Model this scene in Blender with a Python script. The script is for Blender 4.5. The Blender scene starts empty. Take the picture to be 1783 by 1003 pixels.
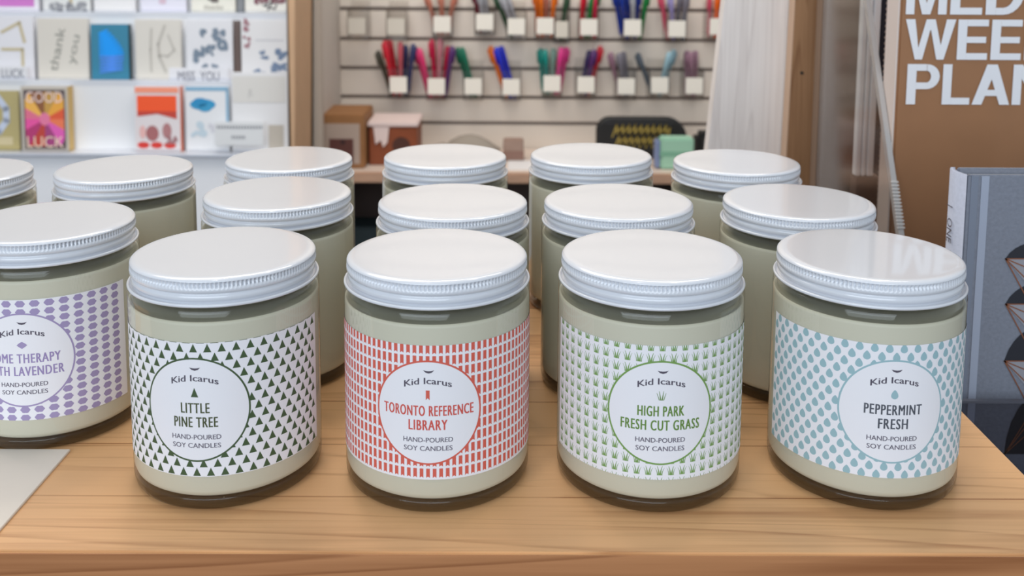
import bpy, bmesh, math, random
from mathutils import Vector, Matrix
random.seed(7)
S = 0.037            # outer radius of a candle jar, metres
T = 0.90             # height of the wooden riser's top above the floor
D2 = bpy.context.scene
COL = D2.collection

# ------------------------------------------------------------------ camera
F_PX, PITCH, ROLL, YAW, CAMH, PPY = 1718.4856, 0.1156285, 0.00593335, 0.00362747, 5.6608*S, -387.7076
def _axes():
    cp, sp = math.cos(PITCH), math.sin(PITCH)
    fw = Vector((math.sin(YAW)*cp, math.cos(YAW)*cp, -sp))
    r = Vector((math.cos(YAW), -math.sin(YAW), 0)); u = r.cross(fw)
    r2 = r*math.cos(ROLL)+u*math.sin(ROLL); u2 = -r*math.sin(ROLL)+u*math.cos(ROLL)
    return fw, r2, u2
FW, RT, UP = _axes()
EYE = Vector((0, 0, T+CAMH))
cam_d = bpy.data.cameras.new('camera'); cam = bpy.data.objects.new('camera', cam_d); COL.objects.link(cam)
cam.matrix_world = Matrix(((RT.x, UP.x, -FW.x, EYE.x), (RT.y, UP.y, -FW.y, EYE.y), (RT.z, UP.z, -FW.z, EYE.z), (0, 0, 0, 1)))
cam_d.sensor_width = 36; cam_d.lens = F_PX/1783*36; cam_d.shift_y = PPY/1783
cam_d.clip_start = 0.01
cam_d.dof.use_dof = True; cam_d.dof.focus_distance = 0.405; cam_d.dof.aperture_fstop = 16.0
D2.camera = cam
def at(px, py, Y):
    """point of the plane y=Y seen at photo pixel px,py (used to read positions off the survey of the photo)"""
    d = FW*F_PX+RT*(px-891.5)-UP*(py-501.5-PPY)
    return EYE+d*(Y/d.y)

# ------------------------------------------------------------------ light
w = bpy.data.worlds.new('world'); D2.world = w; w.use_nodes = True
w.node_tree.nodes['Background'].inputs[0].default_value = (0.86, 0.93, 1.0, 1)
w.node_tree.nodes['Background'].inputs[1].default_value = 0.50
def area(name, loc, target, sx, sy, power, col):
    l = bpy.data.lights.new(name, 'AREA'); l.shape = 'RECTANGLE'; l.size = sx; l.size_y = sy; l.energy = power; l.color = col
    o = bpy.data.objects.new(name, l); COL.objects.link(o); o.location = loc
    o.rotation_euler = (Vector(target)-Vector(loc)).to_track_quat('-Z', 'Y').to_euler(); return o
area('shop_window_daylight', (-0.6, -2.2, 1.9), (0, 0.6, 0.9), 3.0, 2.0, 62, (0.80, 0.90, 1.0))
area('ceiling_lamp_light', (-0.7, 1.35, 2.55), (-0.3, 0.9, 0.6), 1.3, 0.9, 13, (1.0, 0.88, 0.74))
for k_, (lx, ly) in enumerate(((-1.1, .9), (-.35, 1.1), (.45, .9), (-.2, .1))):
    ll = area('ceiling_spot_light', (lx, ly, 2.5), (lx*.3, .5, .9), .10, .10, 1.4, (1.0, .90, .78))
area('back_ceiling_lamp_light', (0.1, 1.5, 2.55), (0.0, 2.5, 0.6), 1.6, 0.5, 21, (1.0, 0.95, 0.90))
D2.view_settings.view_transform = 'Standard'; D2.view_settings.look = 'None'
D2.view_settings.exposure = -0.07; D2.view_settings.gamma = 1
D2.view_settings.use_curve_mapping = False

# ------------------------------------------------------------------ materials
def lin(c):
    return tuple((v/255/12.92 if v/255 <= .04045 else ((v/255+.055)/1.055)**2.4) for v in c)
MATS = {}
def mat(name, rgb, rough=.6, coat=0, metal=0, spec=.5, alpha=1, noise=0, nscale=40, stretch=(1, 1, 1), bump=0, sss=0):
    if name in MATS: return MATS[name]
    m = bpy.data.materials.new(name); m.use_nodes = True; nt = m.node_tree; b = nt.nodes['Principled BSDF']
    c = (*lin(rgb), 1)
    b.inputs['Base Color'].default_value = c; b.inputs['Roughness'].default_value = rough
    b.inputs['Metallic'].default_value = metal; b.inputs['Coat Weight'].default_value = coat
    b.inputs['Coat Roughness'].default_value = .06; b.inputs['Specular IOR Level'].default_value = spec
    b.inputs['Alpha'].default_value = alpha
    if sss:
        b.inputs['Subsurface Weight'].default_value = sss; b.inputs['Subsurface Radius'].default_value = (1, .8, .5); b.inputs['Subsurface Scale'].default_value = .006
    if noise or bump:
        tc = nt.nodes.new('ShaderNodeTexCoord'); mp = nt.nodes.new('ShaderNodeMapping'); mp.inputs['Scale'].default_value = stretch
        n = nt.nodes.new('ShaderNodeTexNoise'); n.inputs['Scale'].default_value = nscale; n.inputs['Detail'].default_value = 5
        nt.links.new(tc.outputs['Object'], mp.inputs[0]); nt.links.new(mp.outputs[0], n.inputs['Vector'])
        if noise:
            r = nt.nodes.new('ShaderNodeValToRGB'); r.color_ramp.elements[0].position = .3; r.color_ramp.elements[1].position = .7
            r.color_ramp.elements[0].color = (*[v*(1-noise) for v in c[:3]], 1); r.color_ramp.elements[1].color = (*[min(1, v*(1+noise*.6)) for v in c[:3]], 1)
            nt.links.new(n.outputs['Fac'], r.inputs[0]); nt.links.new(r.outputs[0], b.inputs['Base Color'])
        if bump:
            bp = nt.nodes.new('ShaderNodeBump'); bp.inputs['Strength'].default_value = bump; bp.inputs['Distance'].default_value = .001
            nt.links.new(n.outputs['Fac'], bp.inputs['Height']); nt.links.new(bp.outputs[0], b.inputs['Normal'])
    MATS[name] = m; return m
def clear(name, tint, ior=1.5, rough=.02):
    """thin clear sheet: see-through with Fresnel reflections"""
    if name in MATS: return MATS[name]
    m = bpy.data.materials.new(name); m.use_nodes = True; nt = m.node_tree; nt.nodes.clear()
    o = nt.nodes.new('ShaderNodeOutputMaterial'); mx = nt.nodes.new('ShaderNodeMixShader'); t = nt.nodes.new('ShaderNodeBsdfTransparent')
    g = nt.nodes.new('ShaderNodeBsdfGlossy'); f = nt.nodes.new('ShaderNodeFresnel'); f.inputs[0].default_value = ior
    ge = nt.nodes.new('ShaderNodeNewGeometry'); mi = nt.nodes.new('ShaderNodeMix'); mi.data_type = 'FLOAT'; mi.inputs[2].default_value = ior; mi.inputs[3].default_value = 1/ior
    nt.links.new(ge.outputs['Backfacing'], mi.inputs[0]); nt.links.new(mi.outputs[0], f.inputs[0])
    t.inputs[0].default_value = (*tint, 1); g.inputs['Roughness'].default_value = rough
    nt.links.new(f.outputs[0], mx.inputs[0]); nt.links.new(t.outputs[0], mx.inputs[1]); nt.links.new(g.outputs[0], mx.inputs[2]); nt.links.new(mx.outputs[0], o.inputs[0])
    MATS[name] = m; return m
def wood(name, base, dark, axis='X', strip=0, line=.5, spots=(), scale=1.0, rough=.42):
    """pine: fine streaks and wavy growth rings running along one axis, glued strips of slightly different tone"""
    m = bpy.data.materials.new(name); m.use_nodes = True; nt = m.node_tree; N = nt.nodes; L = nt.links; b = N['Principled BSDF']
    tc = N.new('ShaderNodeTexCoord'); sep = N.new('ShaderNodeSeparateXYZ'); L.new(tc.outputs['Object'], sep.inputs[0])
    order = {'X': (0, 1, 2), 'Z': (2, 0, 1), 'Y': (1, 0, 2)}[axis]     # along, across, other
    cmb = N.new('ShaderNodeCombineXYZ')
    for i, k in enumerate(order): L.new(sep.outputs[k], cmb.inputs[i])
    def M(op, a, b_=None, c=None):
        n = N.new('ShaderNodeMath'); n.operation = op
        for i, v in enumerate((a, b_, c)):
            if v is None: continue
            if isinstance(v, (int, float)): n.inputs[i].default_value = v
            else: L.new(v, n.inputs[i])
        return n.outputs[0]
    rnd = None
    if strip:
        fl = M('FLOOR', M('DIVIDE', sep.outputs[order[1]], strip)); wn = N.new('ShaderNodeTexWhiteNoise'); wn.noise_dimensions = '1D'; L.new(fl, wn.inputs['W']); rnd = wn.outputs['Value']
    mp = N.new('ShaderNodeMapping'); mp.inputs['Scale'].default_value = (1.6*scale, 26*scale, 26*scale); L.new(cmb.outputs[0], mp.inputs[0])
    if rnd is not None:
        off = N.new('ShaderNodeCombineXYZ'); L.new(M('MULTIPLY', rnd, 9.0), off.inputs[0]); L.new(off.outputs[0], mp.inputs['Location'])
    # growth rings: contour lines of a slow noise
    n1 = N.new('ShaderNodeTexNoise'); n1.inputs['Scale'].default_value = 1.0; n1.inputs['Detail'].default_value = 1.5; n1.inputs['Distortion'].default_value = .8; L.new(mp.outputs[0], n1.inputs['Vector'])
    ring = M('FRACT', M('MULTIPLY', n1.outputs['Fac'], 7.0))
    rr = N.new('ShaderNodeValToRGB'); L.new(ring, rr.inputs[0]); e = rr.color_ramp.elements
    e[0].position = 0; e[0].color = (0, 0, 0, 1); e[1].position = 1; e[1].color = (0, 0, 0, 1)
    e.new(.70).color = (.25, .25, .25, 1); e.new(.90).color = (1, 1, 1, 1)
    mp2 = N.new('ShaderNodeMapping'); mp2.inputs['Scale'].default_value = (9*scale, 420*scale, 420*scale); L.new(cmb.outputs[0], mp2.inputs[0])
    n2 = N.new('ShaderNodeTexNoise'); n2.inputs['Scale'].default_value = 1; n2.inputs['Detail'].default_value = 4; L.new(mp2.outputs[0], n2.inputs['Vector'])
    mp3 = N.new('ShaderNodeMapping'); mp3.inputs['Scale'].default_value = (5*scale, 40*scale, 40*scale); L.new(cmb.outputs[0], mp3.inputs[0])
    n3 = N.new('ShaderNodeTexNoise'); n3.inputs['Scale'].default_value = 1; n3.inputs['Detail'].default_value = 2; L.new(mp3.outputs[0], n3.inputs['Vector'])
    fac = M('ADD', M('MULTIPLY', rr.outputs[0], line), M('MULTIPLY', M('SUBTRACT', n2.outputs['Fac'], .5), .75))
    fac = M('ADD', fac, M('MULTIPLY', M('SUBTRACT', n3.outputs['Fac'], .42), .8))
    if rnd is not None:
        fac = M('ADD', fac, M('MULTIPLY', M('SUBTRACT', rnd, .5), .50))
        fr = M('FRACT', M('DIVIDE', sep.outputs[order[1]], strip)); seam = M('LESS_THAN', fr, .022); fac = M('ADD', fac, M('MULTIPLY', seam, .55))
    for sx, sy, rx, ry, k in spots:
        d = M('ADD', M('POWER', M('DIVIDE', M('SUBTRACT', sep.outputs[0], sx), rx), 2.0), M('POWER', M('DIVIDE', M('SUBTRACT', sep.outputs[1], sy), ry), 2.0))
        fac = M('ADD', fac, M('MULTIPLY', M('LESS_THAN', d, 1.0), k))
    cr = N.new('ShaderNodeValToRGB'); L.new(fac, cr.inputs[0]); e = cr.color_ramp.elements
    e[0].position = -0.0; e[0].color = (*lin(base), 1); e[1].position = 1; e[1].color = (*[v*.55 for v in lin(dark)], 1); e.new(.55).color = (*lin(dark), 1)
    L.new(cr.outputs[0], b.inputs['Base Color']); b.inputs['Roughness'].default_value = rough
    bp = N.new('ShaderNodeBump'); bp.inputs['Strength'].default_value = .15; bp.inputs['Distance'].default_value = .0006; L.new(n2.outputs['Fac'], bp.inputs['Height']); L.new(bp.outputs[0], b.inputs['Normal'])
    MATS[name] = m; return m

# ------------------------------------------------------------------ mesh helpers
def mesh_from(name, verts, faces, mats, midx=None, smooth=False):
    me = bpy.data.meshes.new(name); me.from_pydata([tuple(v) for v in verts], [], faces)
    for m in mats: me.materials.append(m)
    if midx:
        for p, i in zip(me.polygons, midx): p.material_index = i
    if smooth:
        for p in me.polygons: p.use_smooth = True
    me.update(); return me
def link(name, me, parent=None, loc=(0, 0, 0), rot=(0, 0, 0)):
    o = bpy.data.objects.new(name, me); COL.objects.link(o); o.location = loc; o.rotation_euler = rot
    if parent: o.parent = parent
    return o
def tag(o, label=None, cat=None, group=None, kind=None):
    if label: o['label'] = label
    if cat: o['category'] = cat
    if group: o['group'] = group
    if kind: o['kind'] = kind
    return o
def empty(name, loc, label, cat, group=None, rot=(0, 0, 0)):
    o = bpy.data.objects.new(name, None); COL.objects.link(o); o.location = loc; o.rotation_euler = rot; o.empty_display_size = .02
    return tag(o, label, cat, group)
class MB:
    """collects boxes, prisms and polygons into ONE mesh"""
    def __init__(s): s.v = []; s.f = []; s.i = []; s.m = []
    def slot(s, m):
        if m not in s.m: s.m.append(m)
        return s.m.index(m)
    def add(s, vs, fs, m):
        k = len(s.v); s.v += [tuple(v) for v in vs]; j = s.slot(m)
        for f in fs: s.f.append(tuple(a+k for a in f)); s.i.append(j)
    def box(s, a, b, m, bev=0):
        bm = bmesh.new(); bmesh.ops.create_cube(bm, size=1)
        for v in bm.verts: v.co = Vector([(a[i]+b[i])/2+v.co[i]*(b[i]-a[i]) for i in range(3)])
        if bev: bmesh.ops.bevel(bm, geom=bm.edges[:], offset=bev, segments=2, affect='EDGES')
        bm.verts.index_update(); s.add([v.co.copy() for v in bm.verts], [[v.index for v in f.verts] for f in bm.faces], m); bm.free()
    def prism(s, poly, y0, y1, m):
        """polygon in x,z extruded in y"""
        n = len(poly); vs = [(x, y0, z) for x, z in poly]+[(x, y1, z) for x, z in poly]
        fs = [tuple(range(n)), tuple(range(2*n-1, n-1, -1))]+[(i, i+n, (i+1) % n+n, (i+1) % n) for i in range(n)]
        s.add(vs, [f[::-1] for f in fs] if False else fs, m)
    def poly(s, pts, y, m):          # flat in the x,z plane facing -y
        s.add([(x, y, z) for x, z in pts], [tuple(range(len(pts)))], m)
    def ell(s, cx, cz, rx, rz, y, m, n=20, rot=0):
        s.poly([(cx+rx*math.cos(a)*math.cos(rot)-rz*math.sin(a)*math.sin(rot), cz+rx*math.cos(a)*math.sin(rot)+rz*math.sin(a)*math.cos(rot)) for a in [2*math.pi*k/n for k in range(n)]], y, m)
    def stroke(s, pts, wd, y, m):
        for (a, b), (c, d) in zip(pts[:-1], pts[1:]):
            l = math.hypot(c-a, d-b) or 1e-9; nx, nz = -(d-b)/l*wd/2, (c-a)/l*wd/2; ex, ez = (c-a)/l*wd*.35, (d-b)/l*wd*.35
            s.poly([(a+nx-ex, b+nz-ez), (a-nx-ex, b-nz-ez), (c-nx+ex, d-nz+ez), (c+nx+ex, d+nz+ez)], y, m)
    def mesh(s, name, smooth=False): return mesh_from(name, s.v, s.f, s.m, s.i, smooth)
    def obj(s, name, parent=None, loc=(0, 0, 0), rot=(0, 0, 0), smooth=False): return link(name, s.mesh(name, smooth), parent, loc, rot)
def lathe(profile, n=128, cap0=True, cap1=True, rmod=None):
    vs = []; fs = []
    for j, (r, z) in enumerate(profile):
        for i in range(n):
            a = 2*math.pi*i/n; rr = r-(rmod(j, i) if rmod else 0)
            vs.append((rr*math.cos(a), rr*math.sin(a), z))
    for j in range(len(profile)-1):
        for i in range(n):
            k = (i+1) % n; fs.append((j*n+i, j*n+k, (j+1)*n+k, (j+1)*n+i))
    if cap0: fs.append(tuple(range(n-1, -1, -1)))
    if cap1: fs.append(tuple((len(profile)-1)*n+i for i in range(n)))
    return vs, fs
_tc = {}
def text2d(s, height, width=None, bold=0.0, arch=0.0, gap=1.0):
    """letters as flat polygons centred on 0,0: cap height and total width as given"""
    key = (s, bold, gap)
    if key not in _tc:
        c = bpy.data.curves.new('t', 'FONT'); c.body = s; c.size = 1; c.space_character = gap; c.offset = bold; c.resolution_u = 3; c.fill_mode = 'FRONT'
        o = bpy.data.objects.new('t', c); COL.objects.link(o); bpy.context.view_layer.update()
        me = o.evaluated_get(bpy.context.evaluated_depsgraph_get()).to_mesh()
        _tc[key] = ([(v.co.x, v.co.y) for v in me.vertices], [tuple(p.vertices) for p in me.polygons])
        bpy.data.objects.remove(o)
    vs, fs = _tc[key]
    xs = [v[0] for v in vs]; x0, x1 = min(xs), max(xs); cap = .70
    kz = height/cap; kx = (width/(x1-x0)) if width else kz
    out = []
    for x, y in vs:
        X = (x-(x0+x1)/2)*kx; Z = (y-cap/2)*kz-arch*X*X; out.append((X, Z))
    return out, fs
def flat_text(mb, s, cx, cz, y, h, m, width=None, bold=0.0, rot=0.0):
    vs, fs = text2d(s, h, width, bold); c, sn = math.cos(rot), math.sin(rot)
    mb.add([(cx+a*c-b*sn, y, cz+a*sn+b*c) for a, b in vs], fs, m)

# ------------------------------------------------------------------ room shell
m_wall = mat('painted_wall', (205, 196, 186), .8, noise=.05, nscale=6)
m_slat = mat('slatwall_paint', (224, 213, 200), .5, noise=.03, nscale=4)
m_slot = mat('slatwall_groove', (150, 138, 130), .8)
m_floor = mat('floor_concrete', (92, 80, 72), .6, noise=.25, nscale=5)
m_white = mat('white_paint', (232, 236, 240), .4)
mb = MB(); mb.box((-4, -3.2, -.05), (4, 2.75, 0), m_floor); tag(mb.obj('floor'), kind='structure')
YW = 2.59
xL, xR = at(592, 60, YW).x, 2.2
# slatted back wall: boards with recessed grooves between them
mb = MB(); mb.box((xL, YW+.012, 0), (xR, YW+.06, 3.0), m_slot)
zs = [at(900, y, YW).z for y in (215, 170, 120, 69, 17)]
bounds = [0.58]+zs+[zs[-1]+.0775*k for k in range(1, 18)]+[3.0]
for a, b in zip(bounds[:-1], bounds[1:]): mb.box((xL, YW, a+(.005 if a > .6 else 0)), (xR, YW+.014, b-.005), m_slat, .0015)
tag(mb.obj('wall_back'), kind='structure')
mb = MB(); mb.box((xL-.02, 2.30, 0), (xL, YW+.06, 3.0), m_wall); tag(mb.obj('wall_left'), kind='structure')
mb = MB(); mb.box((-4, 2.62, 0), (xL-.02, 2.70, 3.0), m_wall); tag(mb.obj('wall_far_left'), kind='structure')
m_beige = mat('beige_trim', (190, 178, 165), .6)
m_taupe = mat('taupe_trim', (122, 106, 94), .7); m_dk = mat('dark_gap', (62, 54, 48), .8)
mb = MB(); a = at(538, 10, 2.28); b = at(555, 10, 2.28); mb.box((a.x, 2.27, 0), (b.x+.004, 2.30, 3.0), m_beige, .002); tag(mb.obj('trim_1'), kind='structure')
mb = MB(); a = at(513, 10, 2.33); b = at(530, 10, 2.33); mb.box((a.x, 2.32, 0), (b.x, 2.35, 3.0), m_taupe, .002); tag(mb.obj('trim_2'), kind='structure')
mb = MB(); a = at(528, 10, 2.36); b = at(541, 10, 2.36); mb.box((a.x, 2.352, 0), (b.x, 2.37, 3.0), m_dk); tag(mb.obj('gap_shade'), kind='structure')  # dark strip stands in for the shaded gap between the trims

# ------------------------------------------------------------------ back counter
zc = at(900, 300, 2.30).z                     # top surface
m_ctop = mat('counter_top', (216, 198, 184), .45, noise=.06, nscale=8)
m_cedge = mat('counter_edge', (190, 152, 126), .5, noise=.12, nscale=20, stretch=(1, 8, 8))
m_cab = mat('dark_cabinet', (74, 58, 52), .6, noise=.15, nscale=10)
ctr = empty('back_counter', (0.6, 2.45, 0), 'long low counter with a pale top and a tan front edge against the slatted wall', 'counter')
xl2 = at(545, 300, 2.30).x
loc = Vector((0.6, 2.45, 0))
def rel(p, o): return (p[0]-o[0], p[1]-o[1], p[2]-o[2])
mb = MB(); mb.box(rel((xL+.001, 2.30, zc-.012), loc), rel((xR-.01, YW-.004, zc), loc), m_ctop); mb.obj('countertop', ctr)
mb = MB(); mb.box(rel((xL+.001, 2.285, zc-.024), loc), rel((xR, 2.30, zc), loc), m_cedge, .002); mb.obj('front_edge', ctr)
mb = MB(); mb.box(rel((xL+.001, 2.56, 0), loc), rel((xR-.01, 2.58, zc-.0125), loc), m_cab); mb.obj('back_panel', ctr)
for x in (xL+.005, .45, 1.3): mb = MB(); mb.box(rel((x, 2.31, 0), loc), rel((x+.02, 2.559, zc-.0125), loc), m_cab); mb.obj('divider', ctr)
for z in (.06, .30): mb = MB(); mb.box(rel((xL+.026, 2.34, z), loc), rel((.449, 2.559, z+.02), loc), m_cab); mb.obj('shelf', ctr)


# ------------------------------------------------------------------ pen cups on the slatted wall
m_cup = clear('clear_plastic', (.965, .96, .955), 1.45, .08)
m_tag = mat('cup_label_card', (238, 232, 220), .6); m_tagd = mat('cup_label_dim', (214, 206, 192), .6)
PEN = {'red': (214, 30, 52), 'dusty red': (196, 88, 98), 'navy': (44, 52, 98), 'olive': (74, 72, 58), 'magenta': (222, 52, 112), 'crimson': (206, 24, 72), 'dusty pink': (190, 120, 128),
       'purple': (84, 40, 104), 'green': (10, 110, 82), 'orange': (240, 118, 28), 'blue': (22, 40, 196), 'teal': (14, 140, 128), 'mint': (150, 185, 170), 'pink': (226, 60, 140), 'indigo': (58, 44, 96),
       'mauve': (150, 112, 130), 'grey': (120, 116, 126), 'slate': (92, 102, 112), 'pale cyan': (150, 186, 198), 'salmon': (206, 130, 108), 'maroon': (120, 40, 60), 'pale grey': (176, 176, 182),
       'leaf green': (16, 122, 56), 'dark green': (52, 84, 60), 'royal blue': (20, 52, 150), 'bright orange': (244, 104, 20), 'lavender': (160, 150, 200), 'rosy': (216, 84, 110)}
_pen = {}
def pen_mesh(colour):
    if colour in _pen: return _pen[colour]
    m = mat('pen_'+colour.replace(' ', '_'), PEN[colour], .35, coat=.3)
    r = .0062
    prof = [(.0015, 0), (.003, .006), (r, .018), (r, .096), (r*1.12, .097), (r*1.16, .14), (r*.9, .148), (.002, .15)]
    vs, fs = lathe(prof, 14)
    j = MB(); j.add(vs, fs, m); j.box((-.0018, -.0105, .102), (.0018, -.007, .142), m, .0005)
    _pen[colour] = j.mesh('pen', True); return _pen[colour]
def pen_cup(cx, cy, label, pens, dim=False, wpx=30):
    c = at(cx, cy, 2.525); zb = at(cx, cy+24, 2.525).z; w2 = wpx/2*2.525/1718+.004
    o = empty('pen_cup', (c.x, 2.56, zb), label, 'pen cup', 'clear pen cups on the slatted wall')
    cw = MB(); ht = .078; t = .0015; y0, y1 = -.04, .029
    cw.box((-w2, y0, 0), (w2, y0+t, ht), m_cup); cw.box((-w2, y1-.0015, 0), (w2, y1, ht+.02), m_cup)
    cw.box((-w2, y0+t, 0), (-w2+t, y1-t, ht), m_cup); cw.box((w2-t, y0+t, 0), (w2, y1-t, ht), m_cup); cw.box((-w2+t, y0+t, 0), (w2-t, y1-t, t), m_cup)
    cw.obj('cup_body', o)
    tg = MB(); lw = w2-.004; zc_ = c.z-zb; tg.box((-lw, y0-.0014, zc_-.021), (lw, y0-.0002, zc_+.021), m_tagd if dim else m_tag, .0003)
    tg.obj('paper_tag', o)
    n = len(pens)
    for i, (tx, ty, colr) in enumerate(pens):
        bx = c.x+(i-(n-1)/2)*min(.011, .05/max(n, 1))*(1 if w2 > .02 else .6); by = 2.56+(-.022 if i % 2 else .004)
        base = Vector((bx, by, zb+.003)); tip = at(tx, ty, by+.002)
        d = tip-base; q = d.to_track_quat('Z', 'Y')
        p = link('pen', pen_mesh(colr), None, base, q.to_euler())
        L_ = min(max(d.length/.15, .8), 1.12); p.scale = (1, 1, L_)
        rowname = 'upper' if cy < 90 else 'lower'
        where = label.split(',')[0]
        tag(p, f'{colr} pen standing in the {where}', 'pen', f'{colr} pens in the {where}')
low = [(694, 147, 'leftmost lower pen cup, holding red and navy pens', [(657, 88, 'olive'), (670, 70, 'red'), (678, 68, 'red'), (697, 72, 'dusty red'), (706, 78, 'navy'), (720, 76, 'navy')]),
 (760, 150, 'second lower pen cup, packed with magenta and crimson pens', [(723, 82, 'magenta'), (730, 84, 'magenta'), (752, 68, 'crimson'), (766, 66, 'dusty pink'), (780, 80, 'crimson'), (788, 80, 'purple')]),
 (824, 150, 'third lower pen cup, with only green pens', [(796, 82, 'green'), (804, 82, 'green')]),
 (890, 151, 'fourth lower pen cup, with blue and orange pens leaning left', [(853, 80, 'orange'), (864, 82, 'blue'), (872, 80, 'blue')]),
 (961, 145, 'fifth lower pen cup, with teal and pink pens', [(941, 84, 'teal'), (949, 86, 'teal'), (963, 90, 'mint'), (978, 82, 'pink'), (987, 82, 'pink')]),
 (1020, 147, 'sixth lower pen cup, with indigo and red pens leaning right', [(1026, 90, 'indigo'), (1035, 86, 'purple'), (1046, 80, 'red')]),
 (1090, 150, 'seventh lower pen cup, with mauve and grey pens', [(1064, 96, 'mauve'), (1078, 92, 'grey'), (1086, 96, 'grey')]),
 (1148, 148, 'eighth lower pen cup, with slate and pale cyan pens crossing apart', [(1112, 98, 'slate'), (1166, 90, 'pale cyan'), (1174, 86, 'pale cyan')]),
 (1208, 149, 'last lower pen cup beside the white panel, with mauve pens', [(1196, 98, 'mauve'), (1203, 96, 'mauve'), (1211, 98, 'mauve')])]
top = [(622, 45, 'leftmost upper pen cup, empty', [], True), (690, 46, 'second upper pen cup, empty', [], True),
 (770, 42, 'third upper pen cup, with salmon pens', [(742, -12, 'salmon'), (768, -16, 'salmon'), (792, -12, 'salmon')], False),
 (844, 38, 'fourth upper pen cup, with maroon and pale grey pens', [(826, -16, 'maroon'), (834, -18, 'pale grey'), (842, -16, 'pale grey')], False),
 (899, 46, 'fifth upper pen cup, with pale grey pens', [(862, -10, 'dark green'), (872, -12, 'pale grey'), (882, -12, 'pale grey')], False),
 (949, 45, 'sixth upper pen cup, with orange pens fanned left', [(933, -20, 'orange'), (941, -20, 'orange'), (952, -20, 'salmon'), (966, -18, 'orange')], False),
 (978, 51, 'seventh upper pen cup, narrow with a dim tag', [(988, -14, 'dark green')], True),
 (1025, 47, 'eighth upper pen cup, with leaf green and crimson pens', [(1016, -14, 'red'), (1034, -18, 'leaf green'), (1042, -18, 'leaf green'), (1036, -6, 'crimson')], False),
 (1101, 48, 'ninth upper pen cup, packed with royal blue pens', [(1070, -18, 'royal blue'), (1080, -20, 'royal blue'), (1092, -20, 'royal blue'), (1102, -20, 'pale grey'), (1112, -20, 'royal blue'), (1128, -18, 'leaf green')], False),
 (1178, 50, 'tenth upper pen cup, with grey and rosy pens', [(1150, -14, 'rosy'), (1168, -14, 'lavender'), (1184, -14, 'grey'), (1196, -14, 'grey')], False),
 (1250, 46, 'last upper pen cup, with bright orange pens behind the white panel', [(1236, -14, 'rosy'), (1250, -16, 'bright orange'), (1258, -16, 'bright orange'), (1264, -14, 'bright orange')], False)]
for a in low: pen_cup(a[0], a[1], a[2], a[3])
for a in top: pen_cup(a[0], a[1], a[2], a[3], a[4], 22 if a[0] == 978 else 30)

# ------------------------------------------------------------------ things on the back counter
def cbox(name, x0, x1, ytop, Y, depth, m, label, cat, bev=.003, zbase=None):
    a = at(x0, ytop, Y); b = at(x1, ytop, Y); zb = zc if zbase is None else zbase
    o = empty(name, ((a.x+b.x)/2, Y+depth/2, zb), label, cat); hw = (b.x-a.x)/2; h = a.z-zb
    return o, hw, h, depth/2
m_kraft = mat('brown_kraft_box', (150, 104, 62), .7, noise=.08, nscale=30)
o, hw, h, hd = cbox('gift_box', 554, 634, 200, 2.33, .16, m_kraft, 'brown kraft gift box with a clear window standing at the left end of the counter', 'box')
mb = MB(); mb.box((-hw, -hd, 0), (hw, hd, h), m_kraft, .003); mb.obj('box_body', o)
mb = MB(); mb.box((-hw*.80, -hd-.002, .012), (hw*.80, -hd-.0003, h*.84), mat('box_window_card', (176, 156, 142), .4, coat=.5)); mb.obj('window_panel', o)
mb = MB(); mb.box((-hw*.52, -hd-.004, .014), (hw*.52, -hd-.0021, h*.56), mat('brown_leather', (92, 50, 42), .5)); mb.ell(0.004, h*.50, .006, .006, -hd-.0045, mat('brown_dark', (58, 32, 30))); mb.obj('brown_insert', o)
m_ob = mat('orange_brown_box', (134, 66, 30), .6, noise=.12, nscale=18)
o, hw, h, hd = cbox('wooden_box', 642, 726, 212, 2.37, .13, m_ob, 'orange-brown box with a pale pink lid beside the kraft gift box', 'box')
mb = MB(); mb.box((-hw, -hd, 0), (hw, hd, h-.012), m_ob, .002); mb.obj('box_body', o)
m_pk = mat('pale_pink_lid', (226, 206, 200), .6)
mb = MB(); mb.box((-hw-.003, -hd-.004, h-.0115), (hw+.003, hd+.002, h), m_pk, .002)
mb.poly([(-hw*.8, h-.012), (-hw*.72, h-.055), (-hw*.5, h-.045), (-hw*.4, h-.062), (-hw*.22, h-.05), (-hw*.15, h-.012)][::-1], -hd-.0042, m_pk); mb.obj('box_lid', o)
mb = MB(); mb.ell(.02, h*.45, .022, .022, -hd-.001, mat('dark_stamp', (74, 38, 24), .6)); mb.obj('round_stamp', o)
# grey mound of cloth
vs, fs = lathe([(.085, 0), (.082, .008), (.070, .018), (.05, .030), (.028, .038), (.008, .041)], 32)
hm = (at(818, 234, 2.44).z-zc)/.041; mb = MB(); mb.add([(x*(1+.08*math.sin(5*x*40)), y*.6, z*hm) for x, y, z in vs], fs, mat('grey_cloth', (150, 140, 128), .9, bump=.3, nscale=60)); g = at(818, 272, 2.42)
tag(mb.obj('folded_cloth', loc=(g.x, 2.44, zc), smooth=True), 'low grey mound of cloth lying on the counter', 'cloth')
vs, fs = lathe([(.03, 0), (.028, .006), (.018, .012), (.004, .014)], 24)
hm = (at(768, 248, 2.47).z-zc)/.014; mb = MB(); mb.add([(x, y*.7, z*hm) for x, y, z in vs], fs, mat('taupe_cloth', (158, 146, 134), .9)); g = at(768, 262, 2.42)
tag(mb.obj('small_cloth', loc=(g.x, 2.47, zc), smooth=True), 'small taupe bundle to the left of the grey cloth mound', 'cloth')
a = at(876, 244, 2.42); b = at(912, 244, 2.42); mb = MB()
mb.box((-(b.x-a.x)/2, -.02, 0), ((b.x-a.x)/2, .02, a.z-zc), mat('taupe_block', (158, 132, 118), .7, noise=.1), .003); mb.box((-(b.x-a.x)/2-.001, -.0212, .006), ((b.x-a.x)/2+.001, -.0202, (a.z-zc)*.5), mat('block_band', (136, 104, 92), .7))
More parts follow.
